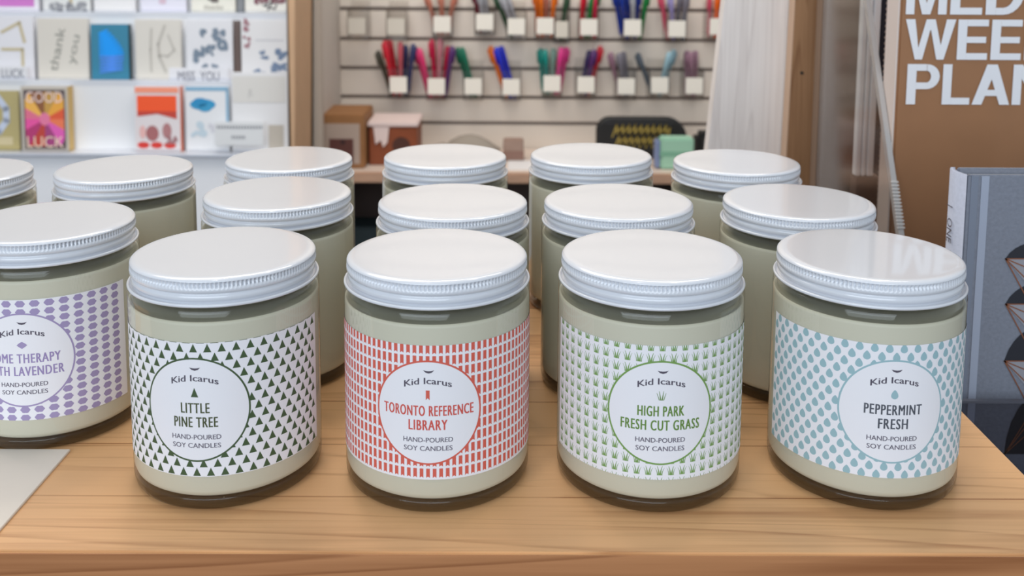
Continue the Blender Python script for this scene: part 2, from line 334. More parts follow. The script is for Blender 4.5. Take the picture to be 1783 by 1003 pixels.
tag(mb.obj('small_box', loc=((a.x+b.x)/2, 2.44, zc)), 'small taupe box standing on the counter to the right of the cloth mound', 'box')
for k, (x0, x1, y, dz, n, l) in enumerate(((884, 952, 2.345, .0, .10, 'white sheet of paper lying near the front edge of the counter'), (1010, 1036, 2.40, .0, .07, 'pale sheet of paper propped against the black pouch'))):
    a = at(x0, 290, y); b = at(x1, 290, y); mb = MB(); mb.box((a.x, 0, 0), (b.x, n, .002), mat('counter_paper', (228, 226, 226), .6)); tag(mb.obj('paper_sheet', loc=(0, y-.02, zc)), l, 'paper')
# black zip pouch with golden script
m_bk = mat('black_fabric', (20, 20, 20), .55, bump=.2, nscale=200); m_gold = mat('gold_print', (168, 146, 70), .4)
a = at(1040, 206, 2.44); b = at(1200, 206, 2.44); hw = (b.x-a.x)/2; h = a.z-zc
po = empty('zip_pouch', ((a.x+b.x)/2, 2.47, zc), 'black zip pouch with golden script propped up on the counter', 'pouch')
pts = []
for cx_, cz_, r_, a0 in ((hw-.055, h-.055, .055, 0), (-hw+.035, h-.035, .035, 90), (-hw+.03, .03, .03, 180), (hw-.02, .02, .02, 270)):
    for k in range(9):
        t = math.radians(a0+k*11.25); pts.append((cx_+r_*math.cos(t), cz_+r_*math.sin(t)))
mb = MB(); mb.prism(pts[::-1], -.014, .014, m_bk); bmo = mb.obj('pouch_body', po); bv = bmo.modifiers.new('bevel', 'BEVEL'); bv.width = .008; bv.segments = 3
mb = MB()
for r_ in range(2):
    z0 = h*.66-r_*h*.25
    for k in range(9 if r_ == 0 else 8):
        x0 = -hw*.62+k*hw*.135+(.0 if r_ == 0 else hw*.06)
        mb.stroke([(x0-.004, z0-.014), (x0+.008, z0+.020), (x0+.006, z0-.006), (x0+.018, z0+.012), (x0+.014, z0-.012)], .0030, -.0150, m_gold)
mb.obj('gold_script', po)
a = at(1060, 212, 2.44); mb = MB(); mb.box((-hw*.8, -.0145, h-.018), (hw*.66, -.0125, h-.012), mat('black_zip', (48, 48, 50), .35)); mb.obj('zipper', po)
# mint roll of tape-like box with bluish end
a = at(1152, 242, 2.33); b = at(1210, 242, 2.33); L_ = b.x-a.x; h = a.z-zc
mt = empty('mint_box', ((a.x+b.x)/2, 2.36, zc), 'mint green carton with a pale blue end in front of the black pouch', 'box')
mb = MB(); mb.box((-L_/2, -.022, 0), (L_/2, .022, h), mat('mint_card', (160, 204, 178), .5), .004); mb.box((-L_/2-.002, -.0225, h*.42), (L_/2+.001, -.0221, h*.58), mat('mint_dark', (126, 178, 150), .5)); mb.obj('carton', mt)
mb = MB(); mb.box((-L_/2-.012, -.020, .001), (-L_/2-.0005, .020, h*.92), mat('bluish_end', (136, 150, 186), .5), .004); mb.obj('blue_end', mt)
a = at(1213, 232, 2.45); b = at(1262, 232, 2.45); mb = MB(); mb.box((a.x, -.03, 0), (b.x, .03, a.z-zc), m_bk, .012)
tag(mb.obj('black_case', loc=(0, 2.48, zc)), 'black case on the counter partly hidden by the white panel', 'case')
# on the cabinet's low shelf
a = at(618, 385, 2.42); b = at(672, 385, 2.42); zsb = .32
mb = MB(); mb.box((a.x-.01, -.05, 0), (b.x+.02, .05, .11), mat('dark_teal_box', (34, 50, 54), .6), .004); tag(mb.obj('storage_box', loc=(0, 2.42, zsb)), 'dark teal storage box on the shelf under the counter', 'box')
mb = MB(); mb.box((a.x-.09, -.04, 0), (a.x-.015, .04, .09), mat('dark_red_box', (120, 34, 42), .6), .004); tag(mb.obj('storage_box', loc=(0, 2.42, zsb)), 'dark red storage box on the shelf under the counter', 'box')

# ------------------------------------------------------------------ greeting card rack
m_rack = mat('rack_white', (240, 242, 246), .35, coat=.3); m_lip = clear('rack_clear_lip', (.93, .94, .96), 1.45, .05)
Y3, Y2, Y1 = 2.12, 2.17, 2.22
def zpx(py, Y): return at(300, py, Y).z
base3, base2, base1 = zpx(263, Y3), zpx(140, Y2), zpx(23, Y1)
xr0, xr1 = -1.42, at(505, 100, 2.17).x
rk = empty('card_rack', ((xr0+xr1)/2, 2.2, 0), 'white tiered rack displaying greeting cards beside a wooden upright', 'display rack')
ro = Vector(((xr0+xr1)/2, 2.2, 0))
for (Y, zb, zt) in ((Y3, base3, base2-.004), (Y2, base2, base1-.004), (Y1, base1, base1+.16)):
    mb = MB(); mb.box(rel((xr0, Y+.018, zb-.008), ro), rel((xr1, Y+.024, zt+.008), ro), m_rack); mb.box(rel((xr0, Y-.030, zb-.008), ro), rel((xr1, Y+.018, zb-.001), ro), m_rack, .001); mb.obj('tier', rk)
    mb = MB(); mb.box(rel((xr0, Y-.033, zb-.008), ro), rel((xr1, Y-.031, zb+.010), ro), m_lip); mb.obj('clear_lip', rk)
mb = MB(); mb.box(rel((xr0, Y3-.02, 0), ro), rel((xr1+.01, 2.34, base3-.009), ro), mat('rack_base_white', (245, 247, 252), .5)); mb.obj('rack_base', rk)
m_up = mat('pale_wood_upright', (206, 168, 132), .6, noise=.12, nscale=14, stretch=(8, 8, 1))
a = at(508, 10, 2.12); b = at(531, 10, 2.12)
mb = MB(); mb.prism([(a.x+.002-.0*ro.x-ro.x, 0), (b.x-ro.x-.034, 0), (b.x-ro.x, 1.6), (a.x-ro.x, 1.6)], Y3-.04-ro.y, 2.26-ro.y, m_up); mb.obj('wooden_upright', rk)

m_sleeve = {}
def cardmat(rgb): return mat('card_%02x%02x%02x' % rgb, rgb, .35, coat=.6)
INK = lambda rgb: mat('ink_%02x%02x%02x' % rgb, rgb, .5)
def card(x0, y0, x1, Y, zb, rgb, label, deco, thick=.006, name='greeting_card', side=None, top_px=None):
    a = at(x0, (y0 or 0), Y); b = at(x1, (y0 or 0), Y); h = a.z-zb; wdt = b.x-a.x
    o = empty(name, ((a.x+b.x)/2, Y, zb), label, 'card' if name == 'greeting_card' else 'sign', 'greeting cards on the white rack' if name == 'greeting_card' else 'hand-lettered signs on the card rack', (math.radians(-2), 0, 0))
    mb = MB(); mb.box((-wdt/2, -thick/2, 0), (wdt/2, thick/2, h), cardmat(rgb), .0006)
    if side: mb.box((wdt/2-.0002, -thick/2-.0005, 0), (wdt/2+.001, thick/2, h), side)
    mb.obj('card_stock', o)
    if deco:
        mb = MB(); deco(mb, wdt, h, -thick/2-.0006); mb.obj('artwork', o)
    return o
def blob(mb, cx, cz, r, y, m, k=5, seed=0):
    rr = random.Random(seed)
    for i in range(k): mb.ell(cx+rr.uniform(-r, r)*.7, cz+rr.uniform(-r, r)*.7, r*rr.uniform(.3, .6), r*rr.uniform(.2, .45), y-i*.00005, m, 12, rr.uniform(0, 3))
# --- lowest tier
def d_(mb, w, h, y):
    mb.stroke([(w*.05, h*.88), (w*.22, h*.7), (w*.22, h*.5), (w*.05, h*.32), (-w*.2, h*.28)], .014, y, INK((206, 216, 236)))
    mb.poly([(-w*.1, .012), (w*.35, .012), (w*.35, .03), (-w*.1, .03)], y, INK((214, 200, 160)))
card(-48, 158, 31, Y3, base3, (190, 176, 122), 'khaki gold card with a pale blue crescent at the left end of the lowest tier', d_)
def d_(mb, w, h, y):
    dk = INK((96, 82, 84)); mb.poly([(-w*.44, h*.04), (w*.44, h*.04), (w*.44, h*.95), (-w*.44, h*.95)], y, dk)
    cols = [(236, 96, 60), (244, 176, 70), (206, 160, 80), (150, 96, 60), (250, 190, 90), (236, 120, 150), (244, 90, 170), (190, 60, 120), (200, 70, 60), (170, 70, 130), (236, 100, 190), (248, 130, 90)]
    n = 24
    for i in range(n):
        a0, a1 = 2*math.pi*i/n, 2*math.pi*(i+1)/n; c = INK(cols[i//2])
        def edge(a):
            dx, dz = math.cos(a), math.sin(a); t = min(w*.41/max(abs(dx), 1e-6), h*.42/max(abs(dz), 1e-6)); return (dx*t, h*.5+dz*t)
        mb.poly([(0, h*.5), edge(a0), edge(a1)], y-.0002, c)
    mb.ell(0, h*.5, w*.11, h*.10, y-.0004, INK((240, 130, 170)))
    flat_text(mb, 'GOOD', 0, h*.84, y-.0006, .024, INK((250, 226, 220)), w*.78)
    flat_text(mb, 'LUCK', 0, h*.15, y-.0006, .024, INK((250, 226, 200)), w*.78)
card(38, 150, 120, Y3, base3, (206, 198, 186), 'card with a pink and orange sunburst reading GOOD LUCK, gold-edged', d_, thick=.024, side=mat('gold_side', (206, 172, 104), .5))
def d_(mb, w, h, y):
    mb.poly([(-w*.44, h*.62), (w*.42, h*.62), (w*.42, h*.86), (-w*.44, h*.86)], y, INK((255, 92, 40)))
    mb.poly([(-w*.44, h*.54), (0, h*.58), (w*.42, h*.5), (w*.42, h*.62), (-w*.44, h*.62)], y, INK((206, 70, 54)))
    mb.poly([(-w*.48, h*.90), (w*.46, h*.90), (w*.46, h*.99), (-w*.48, h*.99)], y, INK((255, 160, 130)))
    for k in range(3): mb.ell(-w*.32+k*w*.29, h*.10, w*.13, h*.05, y, INK((220, 60, 52)))
    mb.ell(-w*.12, h*.28, w*.14, h*.12, y, INK((176, 110, 112))); mb.ell(w*.2, h*.32, w*.1, h*.12, y, INK((186, 130, 132))); mb.ell(-w*.33, h*.3, w*.07, h*.1, y, INK((240, 190, 186)))
    blob(mb, w*.3, h*.2, .012, y-.0002, INK((170, 120, 124)), 5, 3)
card(234, 150, 314, Y3, base3, (236, 228, 230), 'white card with a bright orange band and red prints on the lowest tier', d_, thick=.016, side=mat('coral_side', (238, 134, 104), .5))
def d_(mb, w, h, y):
    bl = INK((140, 186, 216))
    mb.poly([(-w*.5, h*.93), (w*.5, h*.93), (w*.5, h*.99), (-w*.5, h*.99)], y, bl); mb.poly([(w*.44, h*.3), (w*.5, h*.3), (w*.5, h*.95), (w*.44, h*.95)], y, bl)
    mb.ell(-w*.1, h*.72, w*.30, h*.085, y, INK((52, 156, 206))); mb.ell(-w*.16, h*.75, w*.18, h*.07, y-.0001, INK((40, 146, 200))); mb.ell(-w*.05, h*.67, w*.16, h*.06, y-.0001, INK((60, 160, 208)))
    blob(mb, -w*.2, h*.36, .018, y, INK((200, 218, 230)), 6, 5); blob(mb, w*.1, h*.36, .012, y, INK((214, 214, 222)), 5, 6)
card(322, 150, 397, Y3, base3, (238, 240, 244), 'white card framed in light blue with a blue speech bubble', d_)
def d_(mb, w, h, y):
    mb.poly([(-w*.48, h*.62), (w*.46, h*.62), (w*.46, h*.95), (-w*.48, h*.95)], y, INK((226, 224, 220))); mb.poly([(w*.15, h*.02), (w*.42, h*.02), (w*.42, h*.34), (w*.15, h*.34)], y, INK((198, 190, 178)))
    mb.stroke([(-w*.2, h*.68), (-w*.17, h*.78), (-w*.14, h*.7)], .003, y-.0001, INK((206, 204, 202)))
card(402, 126, 500, Y3, base3, (238, 238, 240), 'tall pale grey and white card at the right end of the lowest tier', d_)
def lines(rows, col):
    def f(mb, w, h, y):
        for r_, (z, a0, a1) in enumerate(rows):
            x = -w*.5+w*a0; k = 0
            while x < -w*.5+w*a1: mb.poly([(x, h*z), (x+.004, h*z), (x+.004, h*z+.006), (x, h*z+.006)], y, INK(col)); x += .0062; k += 1
    return f
card(373, 212, 458, Y3-.026, base3+.018, (232, 234, 236), 'small printed sign strip in front of the pale card', lines([(.72, .05, .95), (.30, .35, .62)], (150, 152, 158)), thick=.002, name='small_sign')
# --- middle tier
def d_(mb, w, h, y):
    gd = INK((206, 194, 160))
    mb.stroke([(-w*.2, h*.75), (w*.2, h*.9), (w*.3, h*.6)], .007, y, gd); mb.stroke([(-w*.2, h*.48), (w*.25, h*.48), (w*.25, h*.18), (-w*.1, h*.18)], .007, y, gd)
card(-22, 28, 56, Y2, base2, (236, 236, 242), 'glossy white card with gold lettering at the left end of the middle tier', d_)
def d_(mb, w, h, y):
    flat_text(mb, 'thank', -w*.12, h*.5, y, .020, INK((150, 150, 142)), h*.72, 0, math.radians(78)); flat_text(mb, 'you', w*.2, h*.5, y, .018, INK((158, 158, 150)), h*.48, 0, math.radians(78))
card(63, 32, 152, Y2, base2, (224, 219, 210), 'cream card with thank you in grey script turned sideways', d_)
def d_(mb, w, h, y):
    pts = []; n = 26
    for i in range(n):
        t = i/(n-1); z = h*(.86-.72*t); env = w*(.10+.26*math.sin(min(1, t*1.25)*math.pi*.62)) ; pts.append((-w*.26 if i % 2 else -w*.22+env*1.6, z+(0 if i % 2 else .004)))
    for i in range(n-1):
        mb.stroke(pts[i:i+2], (.0052 if i < 15 else .0034), y-.00005*i, INK((0, 158, 255)) if i < 15 else INK((80, 150, 250)))
card(158, 42, 224, Y2, base2, (46, 132, 164), 'teal card with a bright blue scribble', d_, thick=.014, side=mat('teal_side', (40, 70, 80), .5))
def d_(mb, w, h, y):
    gy = INK((196, 192, 184))
    mb.stroke([(-w*.14, h*.85), (-w*.17, h*.5), (-w*.16, h*.15)], .005, y, gy); mb.stroke([(w*.15, h*.9), (w*.0, h*.6), (w*.02, h*.4), (w*.15, h*.15)], .006, y, gy); mb.stroke([(w*.22, h*.75), (w*.35, h*.5), (w*.2, h*.4), (w*.05, h*.42)], .004, y, gy)
card(234, 34, 314, Y2, base2, (224, 220, 212), 'cream card with faint grey script to the right of the teal card', d_)
def flor(mb, w, h, y):
    for i, (a, b, r) in enumerate(((-.15, .78, .010), (.22, .74, .017), (.27, .58, .013), (-.25, .42, .018), (.02, .5, .013), (.12, .18, .014), (-.1, .22, .008))): blob(mb, a*w, b*h, r, y, INK((124, 140, 158)), 8, i+20)
card(323, 34, 404, Y2, base2, (232, 233, 238), 'white card with slate blue flowers above the MISS YOU sign', flor)
def flor2(mb, w, h, y):
    for i, (a, b, r) in enumerate(((-.02, .42, .010), (.36, .42, .015), (.2, .22, .013), (-.12, .1, .015), (.36, .25, .011))): blob(mb, a*w, b*h, r, y, INK((118, 138, 168)), 8, i+40)
    for i in range(4): blob(mb, -w*.38, h*(.95-.12*i), .009, y, INK((170, 120, 130)), 5, i+60)
    mb.poly([(-w*.2, h*.66), (w*.4, h*.66), (w*.4, h*.675), (-w*.2, h*.675)], y, INK((206, 206, 212)))
card(419, 34, 501, Y2, base2, (236, 236, 238), 'white card with blue flowers and a maroon sprig beside the wooden upright', flor2)
card(406, 36, 418, Y2+.006, base2, (96, 76, 68), 'narrow dark brown card edge between the two flowered cards', None)
card(-60, 115, 46, Y2-.027, base2-.008, (236, 237, 242), 'white sign strip hand-lettered GOOD LUCK at the left edge', lambda mb, w, h, y: flat_text(mb, 'GOOD  LUCK', 0, h*.62, y, .019, INK((120, 124, 136)), w*.92), thick=.002, name='small_sign')
card(294, 118, 397, Y2-.027, base2-.006, (238, 239, 245), 'white sign strip hand-lettered MISS YOU', lambda mb, w, h, y: flat_text(mb, 'MISS  YOU', 0, h*.52, y, .021, INK((112, 114, 130)), w*.70), thick=.002, name='small_sign')
# --- top tier
card(-14, -80, 64, Y1, base1, (232, 232, 240), 'white card with a magenta block on the top tier', lambda mb, w, h, y: mb.poly([(-w*.5, h*.1), (w*.40, h*.1), (w*.40, h*.95), (-w*.5, h*.95)], y, INK((204, 122, 200))))
def d_(mb, w, h, y):
    for i in range(4): blob(mb, (-.25+i*.18)*w, h*.08, .016, y, INK((150, 152, 158)), 6, i+70)
    mb.stroke([(w*.1, h*.1), (w*.08, h*.4)], .006, y, INK((196, 180, 140)))
card(72, -80, 154, Y1, base1, (226, 228, 228), 'white card with a grey and gold sketch on the top tier', d_)
card(161, -80, 233, Y1, base1, (232, 232, 234), 'plain white card on the top tier', None)
card(242, -80, 322, Y1, base1, (226, 226, 240), 'pale lavender card with a pink bloom on the top tier', lambda mb, w, h, y: blob(mb, 0, h*.24, .012, y, INK((214, 190, 206)), 6, 80))
def d_(mb, w, h, y):
    blob(mb, 0, h*.26, .014, y, INK((110, 100, 96)), 6, 81); flat_text(mb, 'thanks', 0, h*.11, y, .010, INK((150, 146, 138)), w*.45)
card(331, -80, 408, Y1, base1, (226, 224, 212), 'cream card with a small dark sprig on the top tier', d_)
def d_(mb, w, h, y):
    for i in range(4): blob(mb, (-.2+i*.15)*w, h*.26, .014, y, INK((134, 84, 96)), 5, i+90)
    mb.stroke([(0, h*.06), (w*.1, h*.2), (-w*.1, h*.14), (w*.15, h*.08), (w*.2, h*.18)], .003, y-.0005, INK((100, 96, 98)))
card(425, -80, 505, Y1, base1, (230, 228, 220), 'cream card with burgundy flowers and script at the top right of the rack', d_)
card(411, -80, 423, Y1+.006, base1, (110, 112, 116), 'narrow grey card edge between the top tier cards', None)

# ------------------------------------------------------------------ white plywood panel and brown post at the right
Yp = 0.95
m_ply = wood('white_washed_plywood', (250, 242, 236), (228, 218, 212), 'Z', 0, .35, scale=1.2, rough=.55)
LED = T-.16                                       # lower ledge the right-hand goods stand on
pA, pB = at(1262, 0, Yp), at(1233, 256, Yp); pC, pD = at(1386, 0, Yp), at(1369, 270, Yp)
def ext(p, q, z): t = (z-p.z)/(q.z-p.z); return p.x+(q.x-p.x)*t
zt, zb = 1.25, LED
mb = MB(); mb.prism([(ext(pA, pB, zb), zb), (ext(pC, pD, zb), zb), (ext(pC, pD, zt), zt), (ext(pA, pB, zt), zt)], Yp, Yp+.018, m_ply)
tag(mb.obj('plywood_panel'), 'white-washed plywood panel tapering upward behind the right-hand jars', 'panel')
m_post = wood('brown_post', (176, 134, 96), (140, 98, 64), 'Z', 0, .35, spots=(), scale=1.5, rough=.6)
qA, qB = at(1386, 0, .93), at(1369, 300, .93); qC, qD = at(1441, 0, .93), at(1428, 300, .93)
po = empty('wooden_post', (qB.x, .93, LED), 'brown wooden post with a small nail hole beside the white plywood panel', 'post')
def rp(x, z): return (x-qB.x, z-LED)
mb = MB(); mb.prism([rp(ext(qA, qB, zb), zb), rp(ext(qC, qD, zb), zb), rp(ext(qC, qD, zt), zt), rp(ext(qA, qB, zt), zt)], 0, .018, m_post); mb.obj('board', po)
h_ = at(1396, 127, .93); mb = MB(); vs, fs = lathe([(.0016, 0), (.0016, .0008)], 16); mb.add([(x+h_.x-qB.x, -z-.0001, y+h_.z-LED) for x, y, z in vs], fs, m_dk); mb.obj('nail_hole', po)
pe = MB(); pe.prism([rp(ext(qA, qB, zb)-.0013, zb), rp(ext(qA, qB, zb)-.0002, zb), rp(ext(qA, qB, zt)-.0002, zt), rp(ext(qA, qB, zt)-.0013, zt)], .001, .018, mat('pale_ply_edge', (226, 190, 160), .6)); pe.obj('pale_edge', po)
# grey-brown backing board behind the clear holder
a = at(1440, 0, .90); mb = MB(); mb.box((0, 0, 0), (.42, .016, .52), mat('grey_brown_board', (150, 124, 104), .6, noise=.10, nscale=8, stretch=(6, 6, 1)))
tag(mb.obj('backing_board', loc=(a.x-.004, .90, LED)), 'grey-brown backing board behind the clear planner holder', 'board')
# white strips standing in for the reflection bands in the clear side
zz = at(1500, 303, .75).z
for k, (x0, x1) in enumerate(((1495, 1503), (1505.5, 1512), (1515, 1526))):
    a = at(x0, 100, .75); b = at(x1, 100, .75)
    mb = MB(); mb.box((0, 0, 0), (b.x-a.x, .008, .22), mat('painted_reflection', (250, 252, 255), .5), .0006)
    tag(mb.obj('reflection_strip', loc=(a.x, .745, zz-.0005)), ['leftmost', 'middle', 'rightmost'][k]+' of three upright white strips standing in for reflections in the clear holder', 'board', 'white strips standing in for reflections')
mb = MB(); a = at(1490, 306, .745); b = at(1534, 306, .745); mb.box((max(a.x, .2628), .742, LED), (b.x, .757, zz-.001), mat('brown_block', (112, 88, 74), .6, noise=.1), .001)
tag(mb.obj('support_block'), 'brown block that the three white reflection strips stand on', 'block')
a = at(1524, 60, .86); b = at(1542, 60, .86); mb = MB(); mb.box((a.x, .855, LED), (b.x+.006, .898, 1.25), mat('gap_shade_navy', (34, 38, 50), .4), .001)  # navy strip put in for the shade of the gap beside the planner
tag(mb.obj('gap_shade_strip'), 'dark navy upright strip standing in for the shaded gap between the reflection strips and the planner', 'strip')

# ------------------------------------------------------------------ planner in a clear holder
m_kb = mat('kraft_cover', (158, 112, 76), .55, noise=.05, nscale=30, coat=.15); m_wl = mat('planner_white_ink', (236, 236, 240), .5)
YP = 0.665
a = at(1566, 60, YP); px0 = a.x
pl = empty('weekly_planner', (px0, YP, LED), 'brown kraft boxed planner with big white capital letters', 'planner')
mb = MB(); mb.box((0, 0, 0), (.215, .022, .40), m_kb, .0012); mb.obj('box', pl)
mb = MB(); mb.box((-.0012, .001, .001), (-.0001, .021, .399), mat('planner_side', (222, 208, 200), .5)); mb.obj('pale_side', pl)
mb = MB(); mr = mat('perforation', (150, 130, 120), .7)
for k in range(100): mb.box((-.0016, .0205, .002+k*.004), (-.0013, .0218, .0035+k*.004), mr)
mb.obj('perforated_edge', pl)
# block letters drawn as bars
def glyph(ch):
    t = .20
    R = lambda x0, y0, x1, y1: [(x0, y0), (x1, y0), (x1, y1), (x0, y1)]
    if ch == 'E': return .66, [R(0, 0, t, 1), R(t, 0, .66, .165), R(t, .42, .62, .575), R(t, .835, .66, 1)]
    if ch == 'L': return .62, [R(0, 0, t, 1), R(t, 0, .62, .17)]
    if ch == 'I': return .20, [R(0, 0, t, 1)]
    if ch == 'M': return .86, [R(0, 0, .18, 1), R(.68, 0, .86, 1), [(.18, 1), (.18, .72), (.345, 0), (.43, 0), (.43, .27)], [(.68, 1), (.43, .27), (.43, 0), (.515, 0), (.68, .72)], [(0.10, 1), (.26, 1), (.43, .27), (.345, 0)], [(.76, 1), (.515, 0), (.43, .27), (.60, 1)]]
    if ch == 'N': return .74, [R(0, 0, .19, 1), R(.55, 0, .74, 1), [(.0, 1), (.20, 1), (.74, 0), (.54, 0)]]
    if ch == 'W': return 1.12, [[(0, 1), (.21, 1), (.345, 0), (.24, 0)], [(.24, 0), (.345, 0), (.40, 0), (.56, .78), (.46, 1)], [(.46, 1), (.66, 1), (.56, .72)], [(.56, .78), (.66, 1), (.88, 0), (.72, 0)], [(.72, 0), (.88, 0), (1.12, 1), (.91, 1), (.80, .36)], [(.345, 0), (.40, 0), (.56, .78), (.46, 1), (.32, .36)]]
    if ch == 'A': return .80, [[(0, 0), (.21, 0), (.51, 1), (.29, 1)], [(.59, 0), (.80, 0), (.51, 1), (.29, 1)], R(.18, .22, .62, .37)]
    if ch in 'DPRU':
        out = [R(0, 0, t, 1)]
        if ch == 'U':
            n = 10; out = [R(0, .3, t, 1), R(.52, .3, .72, 1)]
            for k in range(n):
                a0, a1 = math.pi+math.pi*k/n, math.pi+math.pi*(k+1)/n
                out.append([(.36+.36*math.cos(a0), .31+.33*math.sin(a0)), (.36+.36*math.cos(a1), .31+.33*math.sin(a1)), (.36+.16*math.cos(a1), .31+.15*math.sin(a1)), (.36+.16*math.cos(a0), .31+.15*math.sin(a0))])
            return .72, out
        y0 = 0 if ch == 'D' else .38; cy, ry = (y0+1)/2, (1-y0)/2; cx = .34 if ch == 'D' else .42; rx = .40 if ch == 'D' else .28; th = .165
        out += [R(t, 1-th, cx, 1), R(t, y0, cx, y0+th)]; n = 12
        for k in range(n):
            a0, a1 = -math.pi/2+math.pi*k/n, -math.pi/2+math.pi*(k+1)/n
            out.append([(cx+rx*math.cos(a0), cy+ry*math.sin(a0)), (cx+rx*math.cos(a1), cy+ry*math.sin(a1)), (cx+(rx-.19)*math.cos(a1), cy+(ry-th)*math.sin(a1)), (cx+(rx-.19)*math.cos(a0), cy+(ry-th)*math.sin(a0))])
        if ch == 'R': out.append([(.28, .45), (.5, .45), (.74, 0), (.51, 0)])
        return (.74 if ch == 'D' else .70), out
    if ch == 'K': return .76, [R(0, 0, t, 1), [(.17, .30), (.17, .55), (.50, 1), (.74, 1)], [(.28, .52), (.42, .66), (.76, 0), (.52, 0)]]
    if ch == 'Y': return .76, [R(.28, 0, .48, .42), [(0, 1), (.23, 1), (.48, .40), (.28, .36)], [(.76, 1), (.53, 1), (.28, .40), (.48, .36)]]
    return .3, []
mb = MB()
for word, xs, yt, yb in (('MEDIUM', 1578, -49, 25), ('WEEKLY', 1575, 33.5, 103.5), ('PLANNER', 1578, 111.5, 181.5)):
    zt_, zb_ = at(1620, yt, YP).z, at(1620, yb, YP).z; hh = zt_-zb_; x = at(xs, (yt+yb)/2, YP).x-px0
    for ch in word:
        wd_, ps = glyph(ch)
        kx_ = {'W': 1.11, 'L': 1.10, 'A': 1.16, 'M': 1.12, 'D': 1.19, 'I': 1.05}.get(ch, 1.14)
        for q_, p in enumerate(ps): mb.poly([(x+a_*kx_*hh, zb_-LED+b_*hh) for a_, b_ in p], -.0008-.00004*q_, m_wl)
        x += (wd_*kx_+(.085 if ch not in 'WAL' else .06))*hh
mb.obj('cover_lettering', pl)
# clear acrylic holder: side wall with a sloping front edge, back, bottom, lip
m_ac = clear('acrylic_sheet', (.93, .92, .91), 1.49, .10); m_ace = mat('acrylic_edge', (176, 172, 170), .15, coat=1, spec=.8)
hx = .262
e0, e1 = at(1515, 0, hx/at(1515, 0, 1).x), at(1572, 405, hx/at(1572, 405, 1).x)
e0.x = e1.x = hx
def yat(z): return e0.y+(e1.y-e0.y)*(z-e0.z)/(e1.z-e0.z)
ho = empty('acrylic_holder', (hx, .80, LED), 'clear acrylic display holder with a sloping side edge around the brown planner', 'display holder')
def hp(x, y, z): return (x-hx, y-.80, z-LED)
zb, zt = LED, 1.22
side = [(yat(zb), zb), (.813, zb), (.813, zt), (yat(zt), zt)]
mb = MB(); vs = [hp(hx-.0025, y, z) for y, z in side]+[hp(hx, y, z) for y, z in side]
mb.add(vs, [(3, 2, 1, 0), (4, 5, 6, 7), (0, 1, 5, 4), (1, 2, 6, 5), (2, 3, 7, 6)], m_ac); mb.obj('side_wall', ho)
mb = MB(); y0, y1 = yat(zb), yat(zt)
mb.add([hp(hx-.0028, y0, zb), hp(hx+.0008, y0, zb), hp(hx+.0008, y1, zt), hp(hx-.0028, y1, zt), hp(hx-.0028, y0+.006, zb), hp(hx+.0008, y0+.006, zb), hp(hx+.0008, y1+.006, zt), hp(hx-.0028, y1+.006, zt)],
       [(0, 1, 2, 3), (7, 6, 5, 4), (0, 4, 5, 1), (3, 2, 6, 7), (0, 3, 7, 4), (1, 5, 6, 2)], m_ace); mb.obj('front_edge', ho)
# little ridges near the foot of the sloping edge
mb = MB()
for k in range(14):
    z = at(1560, 330+k*5.5, .63).z; y = yat(z)
    mb.box(hp(hx-.0034, y-.0014, z-.0005), hp(hx+.0014, y-.0001, z+.0005), mat('ridge_white', (226, 224, 222), .2, coat=1))
mb.obj('ridge', ho)

# ------------------------------------------------------------------ grey cloth-bound book at the right
YB = .500
m_bk_ = mat('grey_linen', (126, 131, 144), .7, noise=.10, nscale=500, bump=.25, coat=.0); m_sp = mat('grey_linen_spine', (172, 178, 196), .6, noise=.06, nscale=500, bump=.2)
b0 = at(1684, 305, YB); bz = b0.z; BB = LED+.0
bo = empty('grey_book', (b0.x, YB, BB), 'grey linen-covered book with dark triangles and copper lines, standing at the right', 'book')
H_ = bz-BB; W_ = .17; TH = .019
mb = MB(); mb.box((0, 0, 0), (W_, .0028, H_), m_bk_, .0006)
mb.box((.0022, -.0004, 0.0005), (.0060, -.0001, H_-.0005), mat('hinge_groove_shade', (122, 130, 146), .7)); mb.box((.0075, -.0005, 0.0005), (.0115, -.0001, H_-.0005), mat('hinge_groove_lit', (160, 168, 186), .6))  # hinge groove's shade and lit edge, coloured in as two flat strips
mb.obj('front_cover', bo)
mb = MB(); mb.box((.003, TH-.0028, 0), (W_, TH, H_), m_bk_, .0006); mb.obj('back_cover', bo)
mb = MB(); pr = [(.0, .0), (-.0022, .004), (-.003, TH/2), (-.0022, TH-.004), (0, TH)]
vs = [(x, y, 0) for x, y in pr]+[(x, y, H_) for x, y in pr]+[(x+.0025, y, 0) for x, y in pr]+[(x+.0025, y, H_) for x, y in pr]
fs = [(i+1, i, i+5, i+6) for i in range(4)]+[(i+10, i+11, i+16, i+15) for i in range(4)]+[(i+5, i+15, i+16, i+6) for i in range(4)]
mb.add(vs, fs, m_sp); flat = mb.obj('spine', bo, smooth=True)
mb = MB(); mb.box((.0026, .003, .003), (W_-.004, TH-.003, H_-.003), mat('page_block', (196, 190, 184), .8, noise=.1, nscale=300, stretch=(1, 8, 1))); mb.obj('pages', bo)
vs, fs = text2d('|   ONE', .0055, .0198)
zc_ = at(1670, 399, YB).z-BB
mb = MB(); mb.add([(-.0033, TH/2-b_*1.0-.0006*0, zc_-a_) for a_, b_ in vs], [f for f in fs], mat('spine_ink', (84, 80, 90), .5)); mb.obj('spine_lettering', bo)
